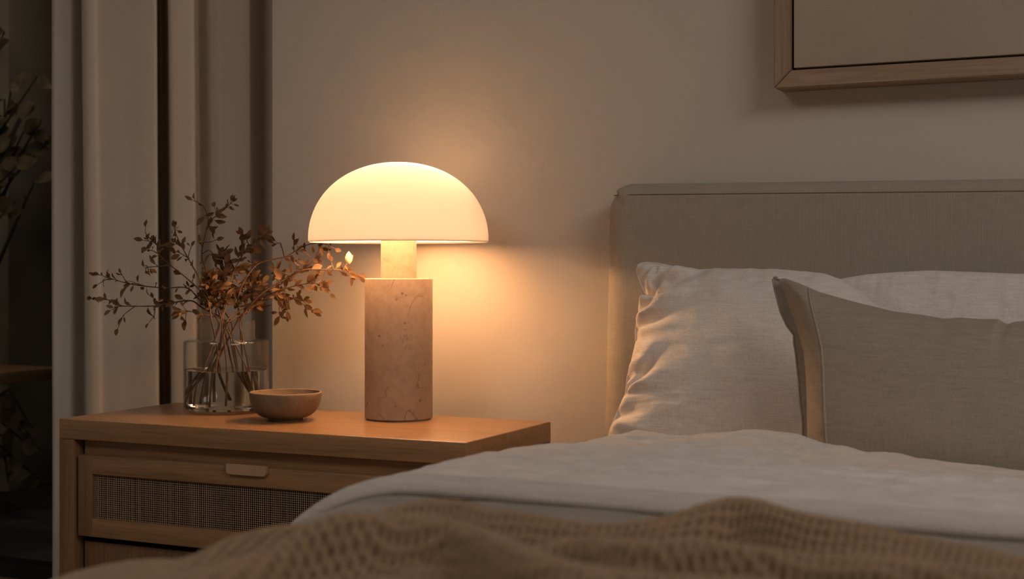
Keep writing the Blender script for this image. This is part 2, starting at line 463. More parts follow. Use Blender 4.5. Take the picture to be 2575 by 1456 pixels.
curtain('curtain', [xy(132, 2.655), xy(131, 2.64), xy(136, 2.625), xy(150, 2.63), xy(165, 2.64), xy(182, 2.645), xy(200, 2.675), xy(216, 2.705), xy(236, 2.70), xy(262, 2.69)],
        M_curt2, 'narrow grey curtain strip between the dark glass and the beige curtain', 0, 31)
b = MB(); b.box(-2.6, XE - .01, 2.53, 2.72, CEIL - .03, CEIL - .002, .004)

# ------------------------------------------------------------------ framed artwork
fy = WY - .062
pA = at_y(1946, 222, fy); pI = at_y(1992, 180, fy)
fx, fz = pA[0], pA[2]; fw = (pI[0] - pA[0] + pI[2] - pA[2]) / 2
FXR, FZT = fx + 1.30, fz + .86
art = thing('framed_artwork', ((fx + FXR) / 2, WY, fz), 'framed beige textured artwork with oak frame on the wall above the headboard', 'artwork')
def mitre(ax):
    """a mitred bar of the frame, drawn clockwise"""
    x0, x1, z0, z1 = fx, FXR, fz, FZT; g = .0008
    q = {'b': [(x0 + g, z0), (x1 - g, z0), (x1 - fw - g, z0 + fw), (x0 + fw + g, z0 + fw)], 't': [(x0 + fw, z1 - fw), (x1 - fw, z1 - fw), (x1, z1), (x0, z1)],
         'l': [(x0, z0 + g), (x0 + fw, z0 + fw + g), (x0 + fw, z1 - fw), (x0, z1)], 'r': [(x1 - fw, z0 + fw), (x1, z0), (x1, z1), (x1 - fw, z1 - fw)]}[ax]
    bm = bmesh.new(); fr = [bm.verts.new((x, fy, z)) for x, z in q]; bk = [bm.verts.new((x, WY - .0005, z)) for x, z in q]
    bm.faces.new(fr); bm.faces.new(bk[::-1])
    for k in range(4): bm.faces.new((fr[k], bk[k], bk[(k + 1) % 4], fr[(k + 1) % 4]))
    bmesh.ops.recalc_face_normals(bm, faces=bm.faces[:])
    bmesh.ops.bevel(bm, geom=[e for e in bm.edges], offset=.0012, segments=2, affect='EDGES')
    bm.verts.index_update(); m = MB(); m.add([v.co for v in bm.verts], [[v.index for v in f.verts] for f in bm.faces]); bm.free(); return m
for ax in 'btlr': mitre(ax).build('frame_bar', M_frame if ax in 'bt' else M_frameZ, art)
gap = .0042
b = MB(); b.box(fx + fw + gap, FXR - fw - gap, fy + .004, WY - .02, fz + fw + gap, FZT - fw - gap, .0015); b.build('canvas', M_canvas, art)
b = MB(); b.box(fx + fw - .002, FXR - fw + .002, WY - .02, WY - .012, fz + fw - .002, FZT - fw + .002); b.build('backing_board', M_dark, art, smooth=False)

# ------------------------------------------------------------------ nightstand
NX0, NX1, NY0, NY1, NZ = -1.853, -1.002, 1.985, 2.328, .55
ns = thing('nightstand', ((NX0 + NX1) / 2, (NY0 + NY1) / 2, 0), 'wide oak nightstand with cane fronted drawer beside the bed', 'nightstand')
T = .0375
b = MB(); b.box(NX0, NX1, NY0, NY1, NZ - T, NZ, .0022, 3); b.build('tabletop', M_oakX, ns)
for x in (NX0, NX1 - .036):
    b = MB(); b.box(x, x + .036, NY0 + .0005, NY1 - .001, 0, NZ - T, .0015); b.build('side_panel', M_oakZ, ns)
IX0, IX1 = NX0 + .036, NX1 - .036
RY = NY0 + .022                                                 # recessed inner case
b = MB(); b.box(IX0 + .006, IX1 - .006, RY, RY + .018, NZ - T - .034, NZ - T - .001, .001); b.build('rail', M_oakX, ns)
for x in (IX0, IX1 - .0045):
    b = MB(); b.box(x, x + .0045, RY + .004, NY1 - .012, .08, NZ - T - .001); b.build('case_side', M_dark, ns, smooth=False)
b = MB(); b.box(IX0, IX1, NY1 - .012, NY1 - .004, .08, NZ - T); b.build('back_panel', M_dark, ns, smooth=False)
b = MB(); b.box(IX0, IX1, RY + .012, NY1 - .012, .06, .08); b.build('bottom_panel', M_oakX, ns, smooth=False)
def drawer(zt, zb, x0, x1, y):
    """frame with mitred rails round a cane panel"""
    fwd = .0345
    b = MB(); dpt = .018
    for (a0, a1, c0, c1) in ((x0, x1, zt - fwd, zt), (x0, x1, zb, zb + fwd)): b.box(a0, a1, y, y + dpt, c0, c1, .0018)
    d = b.build('drawer', M_oakX, ns)
    for (a0, a1) in ((x0 + .0003, x0 + fwd), (x1 - fwd, x1 - .0003)):
        b = MB(); b.box(a0, a1, y - .0004, y + dpt - .001, zb + .0005, zt - .0005, .0018); b.build('stile', M_oakZ, d)
    # the box behind
    b = MB(); b.box(x0 + .02, x1 - .02, y + .03, NY1 - .03, zb + .006, zb + .014)
    b.box(x0 + .02, x0 + .03, y + .018, NY1 - .03, zb + .014, zt - .02); b.box(x1 - .03, x1 - .02, y + .018, NY1 - .03, zb + .014, zt - .02)
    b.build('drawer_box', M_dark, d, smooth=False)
    px0, px1, pz0, pz1 = x0 + fwd - .002, x1 - fwd + .002, zb + fwd - .002, zt - fwd + .002
    b = MB(); pit = .0042; rs = np.random.RandomState(5)
    n = int((px1 - px0) / pit)
    for k in range(n + 1):
        x = px0 + (px1 - px0) * k / n + rs.normal() * .00018; wv = .0011 * (1 + .25 * rs.normal() * .5)
        if rs.rand() < .06: wv *= 1.35
        b.tube([(x, y + .0052, pz0), (x, y + .0052, pz1)], wv * .60, 4, False)
    n = int((pz1 - pz0) / .0038)
    for k in range(n + 1):
        z = pz0 + (pz1 - pz0) * k / n
        b.tube([(px0 + (px1 - px0) * q / 40, y + .0062 + .0004 * (-1) ** q, z + rs.normal() * .00012) for q in range(41)], .00064, 4, False)
    b.build('cane_panel', M_cane, d, sharp=None)
    return d
d1 = drawer(.4845, .3345, IX0 + .006, IX1 - .006, NY0 + .004)
b = MB()                                                        # tab pull with round lower corners
hx = at_y(622, 1180, NY0 + .002)[0]; hw, hh, hr = .042, .0185, .008
zt = at_y(577, 1166, NY0)[2]
pts = [(hx - hw, zt), (hx - hw, zt - hh + hr)] + [(hx - hw + hr - hr * math.cos(a), zt - hh + hr - hr * math.sin(a)) for a in np.linspace(.2, PI / 2, 6)]
pts += [(hx + hw - hr + hr * math.sin(a), zt - hh + hr - hr * math.cos(a)) for a in np.linspace(0, PI / 2, 7)] + [(hx + hw, zt)]
bm = bmesh.new(); fr = [bm.verts.new((x, NY0 - .0035, z)) for x, z in pts]; bk = [bm.verts.new((x, NY0 + .0042, z)) for x, z in pts]
bm.faces.new(fr); bm.faces.new(bk[::-1])
for k in range(len(pts)): bm.faces.new((fr[k], bk[k], bk[(k + 1) % len(pts)], fr[(k + 1) % len(pts)]))
bmesh.ops.recalc_face_normals(bm, faces=bm.faces[:]); bmesh.ops.bevel(bm, geom=list({e for f in bm.faces if len(f.verts) > 4 for e in f.edges}), offset=.0009, segments=2, affect='EDGES')
bm.verts.index_update(); b.add([v.co for v in bm.verts], [[v.index for v in f.verts] for f in bm.faces]); bm.free()
b.build('handle', M_tab, d1, label='pale rounded tab pull')
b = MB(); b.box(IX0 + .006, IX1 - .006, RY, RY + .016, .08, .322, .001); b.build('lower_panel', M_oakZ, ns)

# ------------------------------------------------------------------ lamp
LC = np.array([-1.276, 2.248, NZ])
lamp = thing('table_lamp', LC, 'lit mushroom table lamp with white dome shade and travertine base on nightstand', 'lamp')
def add_lathe(name, c, prof, m, parent, n=128, sharp=30, label=None):
    v, f = lathe(c, prof, n); return link(name, v, f, m, parent, True, label, sharp)
BR, BH = .063, .2615
add_lathe('base', LC, [(0, .0), (BR - .004, 0), (BR - .004, .0025), (BR, .0035), (BR, BH - .0012), (BR - .0012, BH), (0, BH)], M_stone, lamp)
RIM = .3300
DR, DH = .1672, .1455
NR = .0330
add_lathe('neck', LC, [(0, BH), (NR, BH), (NR, RIM + .012), (NR - .002, RIM + .014), (0, RIM + .014)], M_stone, lamp)
b = MB(); b.tube([LC + np.array([0, .004, RIM + .0138]), LC + np.array([0, .012, RIM + .021]), LC + np.array([0, .050, RIM + .026]), LC + np.array([0, .068, RIM + .031])], [.008, .008, .007, .011], 12)
b.tube([LC + np.array([0, .068, RIM + .0335]), LC + np.array([0, .068, RIM + .047])], .0135, 20); b.build('bulb_holder', M_steel, lamp)
# unseen second bulb added to warm the bed side, shielded from the wall
M_fill_bulb = m_emit('fill bulb', (1.0, .55, .25), 1950.0)
add_lathe('bulb', LC, [(.0, RIM + .0262)] + [(.012 * math.sin(a), RIM + .038 - .012 * math.cos(a)) for a in np.linspace(.25, PI - .01, 14)] + [(0, RIM + .050)], M_fill_bulb, lamp, 32)
b = MB(); b.tube([LC + np.array([0, 0, RIM + .0141]), LC + np.array([0, 0, RIM + .0266])], .0055, 16); b.build('bulb_holder', M_steel, lamp)
az = np.radians(np.linspace(14, 166, 48)); zz = np.linspace(RIM + .0142, RIM + .072, 8); A, Z = np.meshgrid(az, zz, indexing='ij')
Vs, Fs = sheet(np.stack([LC[0] + .024 * np.cos(A), LC[1] + .024 * np.sin(A), LC[2] + Z], 2), .0012)
link('light_shield', Vs, Fs, M_tab, lamp)  # unseen half shield, shaped to keep the added bulb off the wall
prof = []
EX = 2.12
for k in range(49):
    a = PI / 2 * k / 48; prof.append((DR * math.cos(a) ** (2 / EX), RIM + .002 + DH * math.sin(a) ** (2 / EX)))
prof[-1] = (0, prof[-1][1])
inn = [((DR - .0045) * math.cos(PI / 2 * k / 48) ** (2 / EX), RIM + .002 + (DH - .0045) * math.sin(PI / 2 * k / 48) ** (2 / EX)) for k in range(49)]
inn[-1] = (0, inn[-1][1])
full = inn[::-1] + [(DR - .0038, RIM - .0005), (DR - .0022, RIM - .0016), (DR - .0006, RIM)] + prof
sh = add_lathe('lamp_shade', LC, full, M_shade, lamp, 160, 60, 'glowing white dome shade')
sh.data.materials.append(M_shade_in)
mi = np.zeros(len(sh.data.polygons), dtype=np.int32); mi[:48 * 160] = 1; sh.data.polygons.foreach_set('material_index', mi)
BO = np.array([0, .068, 0])
add_lathe('light_shield', LC + BO, [(0, RIM + .030), (.022, RIM + .032), (.036, RIM + .046), (.046, RIM + .096), (.0445, RIM + .096), (.034, RIM + .047), (.020, RIM + .0345), (0, RIM + .033)], M_tab, lamp, 64)  # unseen cup put in to stop bulb light spilling down the wall
add_lathe('bulb', LC + BO, [(.0135, RIM + .044)] + [(.034 * math.sin(a), RIM + .076 - .034 * math.cos(a)) for a in np.linspace(.42, PI - .01, 18)] + [(0, RIM + .110)], M_bulb, lamp, 48)

# ------------------------------------------------------------------ bowl
q = at_z(718, 1057, NZ); BC = np.array([q[0], q[1], NZ])
br = .0662
outp = [(0, .0025), (.027, .0025), (.0285, 0), (.0315, 0), (.0318, .0045), (.0335, .0062)]
outp += [(.0335 + (br - .0335) * math.sin(a) ** .92, .0062 + .045 * (1 - math.cos(a)) ** .95) for a in np.linspace(.12, PI / 2, 20)]
top = outp[-1][1]
inp = [(br - .0004, top + .0012), (br - .0016, top + .0018), (br - .0034, top + .001)] + [((br - .0038) * math.cos(a), top + .0004 - .042 * math.sin(a)) for a in np.linspace(.05, PI / 2, 22)]
inp[-1] = (0, inp[-1][1])
bwl = add_lathe('bowl', BC, outp + inp, M_bowl, None, 96, 50)
tag(bwl, 'small brown stoneware bowl on the nightstand in front of the vase', 'bowl')

# ------------------------------------------------------------------ vase with water
VC = np.array([-1.648, 2.222, NZ]); VR, VN = .0826, .0553
h_sh, h_top, wl = .1405, .178, .0815
g = .0022
op = [(0, 0), (VR - .006, 0), (VR - .0015, .0015), (VR, .006), (VR, h_sh - .006), (VR - .002, h_sh - .0015), (VR - .006, h_sh), (VN + .004, h_sh + .001), (VN + .0008, h_sh + .0025), (VN, h_sh + .006), (VN, h_top - .001), (VN - g / 2, h_top)]
ip = [(VN - g, h_top - .001), (VN - g, h_sh + .004), (VN - g + .0005, h_sh - .0012), (VR - .007, h_sh - g), (VR - g - .001, h_sh - .005), (VR - g, h_sh - .010), (VR - g, .010), (VR - g - .003, .006), (0, .006)]
vase = add_lathe('vase', VC, op + ip, M_glass, None, 128, 40)
tag(vase, 'clear glass vase with a narrower neck on the nightstand', 'vase')
wr = VR - g - .0004
wv, wf = lathe(VC, [(0, .0064), (wr - .0035, .0064), (wr, .0105), (wr, wl + .0012), (wr - .001, wl + .0004), (wr - .003, wl), (0, wl)], 128)
tag(link('water', wv, wf, M_water, None, True, None, 40), 'clear water filling the lower half of the glass vase', 'water')

# ------------------------------------------------------------------ dried branches
D0 = 2.705
BR_LIST = [
 # label, px path from the neck, depth at tip offset, twigs, leaf count
 ('dried branch reaching far left, upper of the two low left ones', [(548, 806), (500, 752), (470, 724), (420, 724), (368, 720), (320, 712), (284, 702), (250, 691)], -.03, [[(320, 712), (302, 688)], [(284, 702), (256, 715)], [(370, 720), (345, 712), (322, 722)]], 20),
 ('dried branch reaching far left, lowest and longest', [(546, 806), (510, 775), (480, 756), (430, 762), (390, 769), (340, 770), (300, 768), (266, 752), (232, 750)], .02, [[(340, 770), (318, 790), (312, 806), (305, 825)], [(318, 790), (280, 800)], [(388, 769), (380, 792), (374, 812)], [(400, 766), (392, 748)]], 22),
 ('dried branch rising diagonally left, four leaves at its tip', [(556, 806), (520, 750), (470, 700), (430, 668), (398, 638), (392, 612), (360, 604)], -.05, [[(392, 612), (368, 585), (362, 568)], [(398, 638), (372, 628)], [(430, 668), (380, 672), (360, 678)]], 18),
 ('dried branch with a curled leaf, left of the topmost one', [(560, 806), (520, 730), (478, 658), (458, 622), (444, 592), (438, 572)], .04, [[(478, 645), (440, 628)], [(458, 622), (445, 610)], [(480, 650), (490, 622)]], 15),
 ('tallest dried branch, its forked tip before the curtain folds', [(566, 806), (535, 720), (508, 650), (514, 600), (526, 560), (552, 536), (584, 508)], .0, [[(526, 560), (510, 520), (490, 504)], [(514, 605), (550, 600)], [(510, 640), (540, 632), (548, 660)], [(545, 540), (532, 520)]], 26),
 ('dried branch bending up right into a leafy tuft', [(572, 806), (574, 740), (585, 690), (605, 650), (628, 620), (655, 586)], .04, [[(605, 650), (610, 605)], [(628, 620), (670, 590)], [(590, 680), (630, 660)], [(628, 620), (620, 590)]], 34),
 ('dried branch arching right under the shade edge', [(582, 806), (600, 740), (640, 670), (690, 652), (720, 645), (745, 630), (775, 615), (810, 612), (842, 625)], -.01, [[(716, 646), (712, 612), (700, 612)], [(738, 634), (745, 608)], [(745, 632), (780, 652)], [(720, 648), (752, 656)], [(810, 612), (838, 604)]], 16),
 ('dried branch pointing right through the middle of the leaves', [(590, 806), (640, 760), (690, 725), (735, 695), (770, 672), (795, 645), (806, 615)], .03, [[(735, 695), (700, 680)], [(770, 672), (790, 655)], [(760, 680), (740, 660)], [(720, 705), (712, 745)]], 24),
 ('dried branch reaching furthest right, a pale seed pod near its tip', [(592, 806), (650, 745), (720, 700), (760, 680), (820, 678), (862, 680), (885, 686), (905, 692)], -.06, [[(862, 680), (874, 655)], [(820, 678), (812, 700), (800, 714)], [(840, 679), (838, 655)]], 22),
 ('dried branch leaning right and drooping at its lit tip', [(596, 806), (640, 758), (690, 735), (745, 718), (790, 712), (812, 722), (830, 738)], -.03, [[(745, 718), (770, 724)], [(790, 712), (802, 695)], [(690, 735), (700, 760)]], 26),
 ('lowest dried branch on the right side, buds along its end', [(600, 806), (640, 775), (680, 745), (720, 745), (752, 758), (790, 784)], .01, [[(720, 745), (708, 775), (706, 795)], [(728, 748), (722, 790)], [(752, 758), (772, 765)], [(715, 745), (735, 785)]], 30),
 ('short dried twig looping low over the left vase rim', [(542, 806), (505, 790), (470, 782), (452, 790)], -.02, [[(470, 782), (468, 770)], [(470, 786), (462, 805)]], 8),
 ('short dried branch standing upright at the centre, thick with leaves', [(568, 806), (562, 750), (556, 700), (566, 665), (560, 640)], .02, [[(562, 750), (520, 720)], [(556, 700), (590, 680)], [(562, 740), (600, 720)]], 46),
 ('short dried branch at the centre front, its leaves over the neck', [(562, 806), (545, 770), (530, 735), (520, 700)], -.05, [[(545, 770), (510, 750)], [(530, 735), (555, 720)], [(545, 775), (580, 760)]], 46),
 ('short leafy dried branch leaning right from the centre', [(578, 806), (600, 770), (620, 735), (634, 700)], .04, [[(600, 770), (640, 765)], [(620, 735), (655, 720)], [(600, 770), (590, 740)]], 46),
]
def smooth_path(P, n):
    P = [Vector(p) for p in P]; out = []
    Q = [P[0] * 2 - P[1]] + P + [P[-1] * 2 - P[-2]]
    for i in range(1, len(Q) - 2):
        for k in range(n):
            t = k / n; p0, p1, p2, p3 = Q[i - 1:i + 3]
            out.append(.5 * ((2 * p1) + (p2 - p0) * t + (2 * p0 - 5 * p1 + 4 * p2 - p3) * t * t + (3 * p1 - p0 - 3 * p2 + p3) * t ** 3))
    out.append(P[-1]); return out
VCV = Vector(VC)
for i, (lab, path, doff, twigs, nl) in enumerate(BR_LIST):
    n = len(path)
    def unp(u, v, t): return Vector(at_d(u, v, D0 + doff * t + .012 * math.sin(i * 2.1)))
    ys = [k / (n - 1) for k in range(n)]
    pts = [unp(u, v, t) for (u, v), t in zip(path, ys)]
    # keep inside the neck at the rim
    r0 = pts[0] - VCV; rr = math.hypot(r0.x, r0.y)
    if rr > VN - .008:
        k_ = (VN - .008) / rr; pts[0] = Vector((VCV.x + r0.x * k_, VCV.y + r0.y * k_, pts[0].z))
    pts[0].y += .03 * math.sin(i * 2.4); r0 = pts[0] - VCV; rr = math.hypot(r0.x, r0.y)
    if rr > VN - .008: pts[0] = Vector((VCV.x + r0.x * (VN - .008) / rr, VCV.y + r0.y * (VN - .008) / rr, pts[0].z))
    top0 = pts[0]
    ang = math.atan2(top0.y - VCV.y, top0.x - VCV.x) + (PI + rnd(-1.2, 1.2) if i % 3 else rnd(-.9, .9))
    rad = rnd(.045, .072); bot = Vector((VCV.x + rad * math.cos(ang), VCV.y + rad * math.sin(ang), NZ + rnd(.010, .022)))
    pn = top0.lerp(bot, .20); rp = pn - VCV; rpl = math.hypot(rp.x, rp.y)
    if rpl > VN - .01: pn = Vector((VCV.x + rp.x * (VN - .012) / rpl, VCV.y + rp.y * (VN - .012) / rpl, pn.z))
    below = [bot, bot.lerp(pn, .5) + Vector((rnd(-.006, .006), rnd(-.006, .006), 0)), pn]
    root = thing('dried_branch', bot, lab, 'branch', 'dried branches in the glass vase')
    sm = MB(); lm = MB()
    main = smooth_path(below + pts, 5)
    R = [.0022 * (1 - .72 * k / (len(main) - 1)) + .0002 * math.sin(k * 1.9) for k in range(len(main))]
    sm.tube(main, R, 6)
    runs = [main[-(len(pts) - 1) * 5:]]
    for tw in twigs:
        # start the twig on the main stem
        a0 = unp(*tw[0], .7); st = min(main[10:], key=lambda p_: (p_ - a0).length)
        tp = [st] + [st + (unp(u, v, .7) - a0) + Vector((0, rnd(-.012, .012), 0)) for u, v in tw[1:]]
        if len(tp) == 2: tp = [tp[0], tp[0].lerp(tp[1], .5) + Vector((0, 0, rnd(-.003, .004))), tp[1]]
        tp = smooth_path(tp, 5); sm.tube(tp, [.0011 - .0006 * k / len(tp) for k in range(len(tp))], 5)
        runs.append(tp); 
    wts = [sum((r_[k + 1] - r_[k]).length for k in range(len(r_) - 1)) for r_ in runs]
    for k in range(int(nl * (1.5 if i < 12 else 3.0))):
        r_ = random.choices(runs, wts)[0]
        f0 = rnd(.15, 1) ** .8 if r_ is runs[0] and i < 12 else rnd(.25, 1)
        j = min(int(f0 * (len(r_) - 1)), len(r_) - 2); pp = r_[j].lerp(r_[j + 1], rnd(0, 1)); t = (r_[j + 1] - r_[j]).normalized()
        side = Vector((rnd(-1, 1), rnd(-.8, .8), rnd(-1, 1))); dd = (t * rnd(.2, .9) + side).normalized()
        ln = rnd(.012, .026) * (1.0 if rnd(0, 1) > .25 else .55)
        if pp.z < NZ + h_top + .004: continue
        pet = pp + dd * rnd(.002, .006); sm.tube([pp, pet], .0005, 4)
        leaf(lm, pet, dd, (rnd(-.5, .5), -1 + rnd(-.3, .6), rnd(-.6, .6)), ln, ln * rnd(.36, .54), rnd(-.1, .6), rnd(.1, .6))
    for r_ in runs:                                              # end leaf
        t = (r_[-1] - r_[-2]).normalized(); leaf(lm, r_[-1], t, (rnd(-.3, .3), -1, .2), rnd(.012, .02), rnd(.006, .01), .2, .3)
    sm.build('stem', M_stem, root, sharp=None)
    lm.build('foliage', M_leaf, root, sharp=None)
    if 'seed pod' in lab:
        pd = MB(); a = unp(874, 655, .7)
        pd.add(*lathe((0, 0, 0), [(0, 0), (.003, .002), (.0068, .008), (.0074, .013), (.005, .020), (.0, .026)], 12))
        pd.v = [tuple(Vector(runs[1][-1]) + Vector(v_) + Vector((0, 0, -.008))) for v_ in pd.v]
        pd.build('seed_pod', plain('pod', (.62, .42, .24), .6), root)

# ------------------------------------------------------------------ bed
BXL, BXR = -.60, .70                                             # where the top starts rolling over the sides
bed = thing('bed', (.05, 1.25, 0), 'upholstered bed with greige ribbed linen headboard against the wall', 'bed')
HX0, HX1, HY0, HY1 = -.910, 1.01, 2.345, 2.432
def hb_top(x): return CAMN[2] + .1530 - .0135 * (x + .83)
# headboard: rounded front face, heightfield in (x, z)
nxh, nzh = 260, 150
uu = np.concatenate([np.linspace(0, .06, 60), np.linspace(.06, .94, 141)[1:], np.linspace(.94, 1, 60)[1:]]); 
vv = np.concatenate([np.linspace(0, .86, 60), np.linspace(.86, 1, 70)[1:]])
U, Vv = np.meshgrid(uu, vv, indexing='ij')
XX = HX0 + (HX1 - HX0) * U; z0h = .12
ZT = hb_top(XX); ZZ = z0h + (ZT - z0h) * Vv
# rounded top corners in outline
rc = .052
def corner(X_, Z_):
    X2, Z2 = X_.copy(), Z_.copy()
    for sx, xe in ((1, HX0), (-1, HX1)):
        cx = xe + sx * rc
        inx = (X_ - cx) * sx < 0
        zt_ = hb_top(X_); dz = Z_ - (zt_ - rc)
        dx = (cx - X_) * sx
        m_ = inx & (dz > 0)
        mx = np.maximum(dx, dz); l = np.hypot(dx, dz); k_ = np.where(l > 1e-9, mx / np.maximum(l, 1e-9), 1)
        k_ = .35 + .65 * k_ if False else k_
        X2 = np.where(m_, cx - sx * dx * k_, X2); Z2 = np.where(m_, (zt_ - rc) + dz * k_, Z2)
    return X2, Z2
X2, Z2 = corner(XX, ZZ)
dl = np.minimum((XX - HX0), (HX1 - XX)); dt = ZT - ZZ
re = .048
def rnd_edge(d, r): d = np.clip(d, 0, r); return r - np.sqrt(np.maximum(r * r - (r - d) ** 2, 0))
YYf = HY0 + np.maximum(rnd_edge(dl, re), rnd_edge(dt, .026)) + .0018 * fbm(XX * 5, ZZ * 5, 3) - .004 * sstep(0, .3, dl) * sstep(0, .2, dt)
seam = .021
X2 = X2 - .010 * np.clip((.84 - ZZ) / .4, -.6, 1) * np.exp(-dl / .05) * np.sign(.05 - XX)
Pf = np.stack([X2, YYf, Z2], 2); Pb = np.stack([X2, np.full_like(YYf, HY1), Z2], 2)
nx_, ny_ = U.shape; o_ = nx_ * ny_
def edge_strip(a): a = np.array(a); return np.stack([a[:-1], a[1:], a[1:] + o_, a[:-1] + o_], 1)
ii = np.arange(nx_); jj = np.arange(ny_)
FF = np.concatenate([gridfaces(nx_, ny_), gridfaces(nx_, ny_, o_, True), edge_strip(ii * ny_)[:, ::-1], edge_strip(ii * ny_ + ny_ - 1), edge_strip(jj), edge_strip((nx_ - 1) * ny_ + jj)[:, ::-1]])
hb = link('headboard', np.concatenate([Pf.reshape(-1, 3), Pb.reshape(-1, 3)]), FF, M_head, bed, True, None, 60)
bm = MB()
xs = np.linspace(HX0 + .0165, HX1 - .0165, 140)
bm.tube([(x, HY0 + float(np.maximum(rnd_edge(np.array(max(min(x - HX0, HX1 - x) - .009, .001)), re), rnd_edge(np.array(seam), .026))) + .0018 * float(fbm(x * 5, (hb_top(x) - seam) * 5, 3)), hb_top(x) - seam) for x in xs], .0009, 6)
bm.build('seam', plain('seam thread', (.16, .13, .10), .9), hb)
b = MB(); b.box(-.80, .90, .20, HY0 + .03, .10, .30, .02); b.build('bed_frame', M_head, bed)
for lx in (-.72, .82):
    for ly in (.28, 2.2):
        b = MB(); b.tube([(lx, ly, 0), (lx, ly, .10)], [.018, .026], 16); b.build('leg', M_oakZ, bed)
b = MB(); b.box(-.775, .875, .22, 2.31, .301, .527, .05, 5)
tag(b.build('mattress', M_matt), 'thick pale mattress on the bed under the bedding', 'mattress')

ZB = CAMN[2] - .198                                              # general top of the bedding
RC = .22
def cross(s, drop):
    """cross section across the bed: s in metres from the right hem to the left hem -> x, z offset"""
    q = RC * PI / 2; flat = BXR - BXL
    L = [drop, drop + q, drop + q + flat, drop + 2 * q + flat, 2 * drop + 2 * q + flat]
    th = (s - L[0]) / RC; th2 = (s - L[2]) / RC
    x = np.where(s < L[0], BXR + RC, np.where(s < L[1], BXR + RC * np.cos(np.clip(th, 0, PI / 2)), np.where(s < L[2], BXR - (s - L[1]), np.where(s < L[3], BXL - RC * np.sin(np.clip(th2, 0, PI / 2)), BXL - RC))))
    z = np.where(s < L[0], -RC - (L[0] - s), np.where(s < L[1], -RC + RC * np.sin(np.clip(th, 0, PI / 2)), np.where(s < L[2], 0, np.where(s < L[3], -RC + RC * np.cos(np.clip(th2, 0, PI / 2)), -RC - (s - L[3])))))
    return x, z, L[-1]
# crest heights of the duvet's far roll, read along its length
cxp = np.array([-.66, -.548, -.467, -.416, -.3655, -.268, -.14, .2, .7])
czp = np.array([-.2165, -.2205, -.207, -.2113, -.2238, -.2333, -.240, -.232, -.235])
def topz(x, y):
    far = np.interp(x, cxp, czp)
    mid = -.1915 + .007 * np.exp(-((x + .42) / .10) ** 2) - .006 * sstep(-.3, .2, x)
    k = sstep(1.25, 1.72, y)
    near = -.187 + .004 * noise(x * 4, y * 3, 2) - .014 * sstep(-.42, -.60, x) * sstep(1.04, .90, y)
    k2 = sstep(1.05, 1.3, y)
    return (near * (1 - k2) + mid * k2) * (1 - k) + far * k
# coverlet
s = np.linspace(0, cross(np.zeros(1), .10)[2], 260); y = np.linspace(.24, 1.50, 120)
S, Yg = np.meshgrid(s, y, indexing='ij'); xb, zb, _ = cross(S, .10)
Pc = np.stack([xb, Yg, CAMN[2] + topz(xb, Yg) - .017 + zb + .002 * fbm(S * 8, Yg * 12, 9)], 2)
Vc, Fc = sheet(Pc[::-1], .006)
tag(link('coverlet', Vc, Fc, M_cover), 'grey beige coverlet showing between duvet hem and knitted throw', 'coverlet')
# duvet
YH, YF = 1.098, 1.845
s = np.linspace(0, cross(np.zeros(1), .14)[2], 620); t = np.concatenate([np.linspace(0, .03, 26), np.linspace(.03, 1, 420)[1:]])
S, Tt = np.meshgrid(s, t, indexing='ij'); xb, zb, _ = cross(S, .14)
hemw = .004 * noise(S * 5, S * 0 + .5, 5) + .006 * noise(S * 1.7, S * 0 + 3.5, 6)
Yd = YH + hemw * (1 - Tt) + (YF - YH) * Tt
dist = (Yd - YH - hemw)                                          # distance from the hem
roll_near = rnd_edge(dist, .017)
far_drop = .052 * sstep(1.745, 1.86, Yd) ** 1.3
crk = (.0034 * fbm(S * 9 + 2 * noise(S * 3, Yd * 3, 21), Yd * 16, 22) + .0016 * fbm(S * 24, Yd * 42, 23)) * sstep(.02, .12, dist)
rid = np.abs(noise(S * 7 + Yd * 5, Yd * 17 - S * 3, 25)); crk += .0028 * (np.clip(.28 - rid, 0, 1) / .28) ** 2 * sstep(.05, .2, dist) * sstep(-.25, .25, noise(S * 2.5, Yd * 2.5, 26)) * sstep(1.80, 1.70, Yd)
bead = -.0014 * np.exp(-((dist - .024) / .0028) ** 2)
Zd = CAMN[2] + topz(xb, Yd) + zb + crk + bead - roll_near - far_drop
side = np.clip(-zb, 0, .3)
xb2 = xb - np.sign(.05 - xb) * np.where(side > .02, .01 * noise(Yd * 9, S * 2, 27) * side / .2, 0)
Pd = np.stack([xb2, Yd, Zd], 2)
Vd, Fd = sheet(Pd[::-1], .013, np.stack([xb2, Yd, Zd - crk], 2)[::-1])
dv = link('duvet', Vd, Fd, M_duvet, None, True)
tag(dv, 'rumpled white linen duvet spread over the bed below the pillows', 'duvet')
# stitched hem band of the duvet, coloured darker for its shaded front face
hb_i = [k for k in range(len(t)) if t[k] * (YF - YH) < .0225]
Ph = Pd[:, hb_i, :].copy(); Ph[:, :, 2] += .0012; Ph[:, :, 1] -= .0006
Vh, Fh = sheet(Ph[::-1], .0011)
hem = link('hem', Vh, Fh, cloth('shaded hem linen', (.56, .50, .44)), dv, True, 'stitched hem band')

